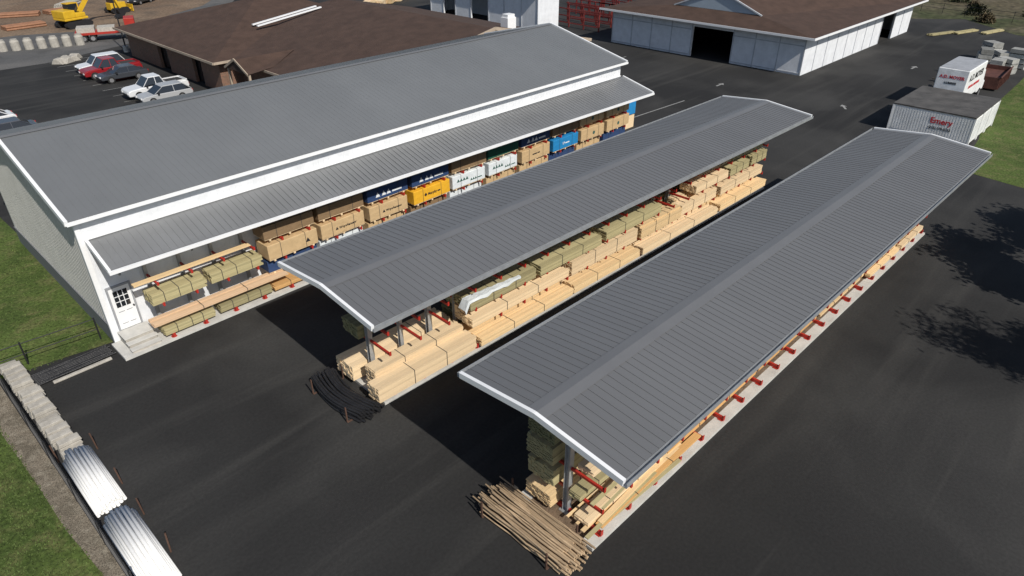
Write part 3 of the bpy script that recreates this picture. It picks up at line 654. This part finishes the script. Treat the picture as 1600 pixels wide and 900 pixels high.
for i,(x,y,a) in enumerate([(30,126,.2),(34,131,.9),(24,128,-.4),(40,138,.3),(22,116,.1)]):
    mb=MB()
    for j in range(7): mb.cyl((0,.32*j,.16),(5,.32*j,.16),.15,10)
    for j in range(6): mb.cyl((0,.16+.32*j,.44),(5,.16+.32*j,.44),.15,10)
    M('pipe_stack',mb,[mat('clay pipe',(.28,.14,.08),.7),concrete_d][i%2],loc=(x,y,0),rz=a,label='stack of large pipes lying on dirt',cat='pipe stack',group='pipe stacks in the dirt yard')
LP=E('light_pole',(28.5,91.5,0),0,'tall dark light pole at the parking lot edge','light pole')
mb=MB(); mb.cyl((0,0,0),(0,0,.7),.3,12); M('base',mb,concrete,LP); mb=MB(); mb.cyl((0,0,.7),(0,0,8),.09,10,.06); M('mast',mb,black,LP); mb=MB(); mb.beam((0,0,8),(1.2,0,8.1),.35,.1); M('lamp_head',mb,black,LP)
BT=E('tarp_covered_stack',(44.3,31.6,0),0,'lumber stack under bright blue tarp by warehouse end','covered stack')
mb=MB(); mb.box(.05,2.95,.05,2.55,0,1.05); M('stack',mb,pine,BT)
mb=MB(); mb.prism([(0,1.2),(3,1.1),(3,2.9),(1.5,3.15),(0,2.9)],0,2.6); bevel(M('tarp',mb,wrapc['blue'],BT),.05)
# ---------------------------------------------------------------- near items
def fence(x0,y0,x1,y1,h,step,label,wires=True,rails=(.06,.95)):
    F=E('chain_link_fence' if wires else 'rail_fence',(x0,y0,0),math.atan2(y1-y0,x1-x0),label,'fence')
    L=math.hypot(x1-x0,y1-y0); n=int(L/step)
    for i in range(n+1):
        mb=MB(); mb.cyl((L*i/n,0,0),(L*i/n,0,h+.05),.035,8); M('post',mb,black,F)
    for r in rails:
        mb=MB(); mb.cyl((0,0,h*r),(L,0,h*r),.022,6); M('rail',mb,black,F)
    if wires:
        mb=MB(); s=-h
        while s<L:
            a=max(s,0);b_=min(s+h,L); mb.beam((a,0.002,a-s),(b_,0.002,b_-s),.006,.006); mb.beam((a,-.005,h-(a-s)),(b_,-.005,h-(b_-s)),.006,.006); s+=.09
        M('wire_mesh',mb,black,F)
fence(1.15,31.6,1.45,9,1.0,2.4,'low black chain-link fence along the grass verge')
fence(-9,32.2,5.2,31.0,1.1,2.4,'black pipe rail fence on the grass by the warehouse',False,(.5,.98))
fence(122,14,128,52,1.5,3.2,'dark post and rail fence along the scrubby field',False,(.5,.95))
cb=MB(); cb.prism([(0,0),(.78,0),(.74,.15),(.04,.15)],0,.34); cbM=cb.mesh('concrete_block',concrete_d)
for i in range(16):
    ox_=R.uniform(-.05,.05)
    for j in range(3 if i%5 else 2):
        o=obj('concrete_block',cbM,None,(1.32+.015*i+ox_+R.uniform(-.02,.02),31.2-.5*i+R.uniform(-.015,.015),.0+.165*j),R.uniform(-.035,.035),'weathered grey concrete kerb block stacked beside the fence','concrete block','row of stacked concrete blocks'); bevel(o,.015)
def pvc(cx,y0,y1,n,rows):
    for r in range(rows):
        for i in range(n-r):
            L=y1-y0
            o=obj('plastic_pipe',PVm,None,(cx+(i-(n-r-1)/2)*.126+R.uniform(-.003,.003),y0+R.uniform(-.12,.12),.065+.106*r+R.uniform(0,.006)),R.uniform(-.007,.007),'white plastic pipe lying in a loose bundle by the fence','pipe','bundled white plastic pipes'); o.scale=(1,L/3.4,1)
PV=MB(); n=14
vs=[]
for yy in(0,3.4):
    for rr in(.061,.05):
        for i in range(n): t=2*math.pi*i/n; vs.append((rr*math.cos(t),yy,rr*math.sin(t)))
fs=[]
for i in range(n):
    j=(i+1)%n; fs+=[(i,j,2*n+j,2*n+i),(n+j,n+i,3*n+i,3*n+j),(j,i,n+i,n+j),(2*n+i,2*n+j,3*n+j,3*n+i)]
PV.add(vs,fs,0,True); PVm=PV.mesh('plastic_pipe',pipew)
pvc(1.98,20.4,23.8,8,4); pvc(2.0,16.3,19.8,8,4)
rust=mat('rusty steel',(.09,.05,.035),.8,0,.4,8)
stk=MB(); stk.cyl((0,0,0),(.03,-.04,.8),.03,8); stkM=stk.mesh('steel_stake',rust)
for i,(x,y) in enumerate([(2.62,23.7),(2.62,21.3),(2.62,19.4),(2.62,17.3),(1.42,24.0)]):
    obj('steel_stake',stkM,None,(x,y,0),R.uniform(0,6),'rusty upright steel stake beside white pipes','stake','rusty stakes by the pipes')
for i in range(10):
    mb=MB(); p=[(0,0,.06),(1,.03*R.uniform(-1,1),.06),(2,.05*R.uniform(-1,1),.06),(3.1,0,.06)]; mb.tube(p,.05,8)
    M('black_pipe',mb,blackp,loc=(2.1+R.uniform(-.1,.1),29.25+.1*i,.0),rz=.03,label='black corrugated pipe lying flat on asphalt',cat='pipe',group='flat row of black pipes')
mb=MB(); mb.box(0,2.3,0,.16,0,.09); bevel(M('kerb_stone',mb,concrete_d,loc=(2.7,28.95,0),rz=.02,label='short pale concrete kerb piece on the asphalt',cat='kerb stone'),.02)
for i in range(34):
    r_=i%9; lay=i//9; mb=MB(); pts=[]; ph=R.uniform(-.03,.03)
    for k in range(11):
        t=k/10; pts.append(((-.30+ph)*math.sin(t*3.1)+R.uniform(-.006,.006),3.3*t,.065+.01*math.sin(t*9+i)))
    mb.tube(pts,.062,9); M('drainage_pipe',mb,blackp,loc=(10.15+.125*r_+.06*(lay%2),17.9+R.uniform(-.15,.15),.0+.115*lay),rz=R.uniform(-.012,.012),label='curved black drainage pipe piled beside the shed',cat='drainage pipe',group='pile of curved black drainage pipes')
def frame(x,y,L,label):
    f=E('pipe_cradle',(x,y,0),0,label,'cradle','low steel cradles')
    for yy in(.4,L-.4):
        mb=MB(); mb.box(-.15,1.3,yy-.03,yy+.03,.0,.04); M('cross_bar',mb,rust,f)
        for xx in(-.15,1.28):
            mb=MB(); mb.box(xx-.025,xx+.025,yy-.026,yy+.026,.041,.75); M('upright',mb,rust,f)
frame(9.95,17.9,3.2,'rusty steel cradle holding black drainage pipes'); frame(10.4,8.1,3.6,'rusty steel cradle holding wooden poles')
PM=[]
for i in range(8):
    mb=MB(); pts=[(R.uniform(-.03,.03),3.7*t/5,R.uniform(-.015,.015)) for t in range(6)]; r0_=R.uniform(.032,.044)
    for q in range(5): mb.cyl(pts[q],pts[q+1],r0_-.002*q,8,r0_-.002*q-.002)
    PM.append(mb.mesh('wooden_pole',polem))
for i in range(115):
    ly=i//15; k=i%15
    o=obj('wooden_pole',R.choice(PM),None,(10.42+.085*k+R.uniform(-.04,.04),8.0+R.uniform(-.3,.3),.07+.064*ly+R.uniform(0,.02)),R.uniform(-.035,.035),'rough weathered wooden pole lying in a pile','wooden pole','pile of rough wooden poles')
    o.scale=(1,(3.5+R.uniform(-.4,.3))/3.7,1)
# ---------------------------------------------------------------- trees and shrubs
leafm=mat('tree foliage',(.05,.085,.02),.8,var=.3,scale=1,island=.4)
barkm=mat('bark',(.10,.075,.055),.95,0,.3,4)
def tree(x,y,h,r,seed):
    rr=random.Random(seed); T=E('tree',(x,y,0),rr.uniform(0,6),'broad leafy tree standing on the verge','tree','trees along the verge')
    mb=MB(); mb.cyl((0,0,0),(.1,.05,h*.45),.32,10,.22); mb.cyl((.1,.05,h*.45),(0,.1,h*.8),.22,8,.08)
    ends=[]
    for i in range(15):
        a=rr.uniform(0,6.28); z=h*rr.uniform(.4,.75); e=Vector((math.cos(a)*r*rr.uniform(.4,.95),math.sin(a)*r*rr.uniform(.4,.95),z+rr.uniform(.3,2.0)))
        mb.cyl((0,0,z),e,.1,6,.03); ends.append(e)
        for q in range(3):
            e2=e+Vector((rr.uniform(-1.0,1.0),rr.uniform(-1.0,1.0),rr.uniform(-.3,1))); mb.cyl(Vector((0,0,z)).lerp(e,.6),e2,.04,5,.015); ends.append(e2)
    ends.append(Vector((0,0,h*.9)))
    M('trunk',mb,barkm,T)
    mb=MB()
    for e in ends:
        for q in range(150):
            c=e+Vector((rr.gauss(0,.42),rr.gauss(0,.42),rr.gauss(0,.35))); a=Vector((rr.uniform(-1,1),rr.uniform(-1,1),rr.uniform(-1,1))).normalized()*.17; b_=a.orthogonal().normalized()*.11
            mb.add([c-a,c+b_,c+a,c-b_],[(0,1,2,3)])
    M('crown',mb,leafm,T)
tree(40.5,-5.6,10,3.0,3); tree(31.3,-8.6,10.5,2.8,5); tree(46,-6.0,10,2.8,8); tree(35.5,-11,10,2.4,9)
shm=[mat('shrub foliage',(.055,.07,.025),.9,var=.4,scale=.8,island=.5),mat('dry shrub foliage',(.13,.10,.055),.9,var=.4,scale=.8,island=.5)]
for v in range(14):
    rr=random.Random(50+v); mb=MB(); r=rr.uniform(.8,1.8)
    for q in range(650):
        a=rr.uniform(0,6.28); b_=rr.uniform(0,1.5); d_=r*rr.uniform(.55,1)*(1+.25*math.sin(3*a+v)); c=Vector((math.cos(a)*math.cos(b_)*d_,math.sin(a)*math.cos(b_)*d_,math.sin(b_)*d_*.8+.05))
        p=Vector((rr.uniform(-1,1),rr.uniform(-1,1),rr.uniform(-1,1))).normalized()*.16; s_=p.orthogonal().normalized()*.1
        mb.add([c-p,c+s_,c+p,c-s_],[(0,1,2,3)])
    M('shrub',mb,shm[v%2],loc=(117+rr.uniform(0,26),14+2.9*v+rr.uniform(-1,1),0),rz=rr.uniform(0,6),label='low scrubby shrub growing in the rough field',cat='shrub',group='scrub at the field edge')
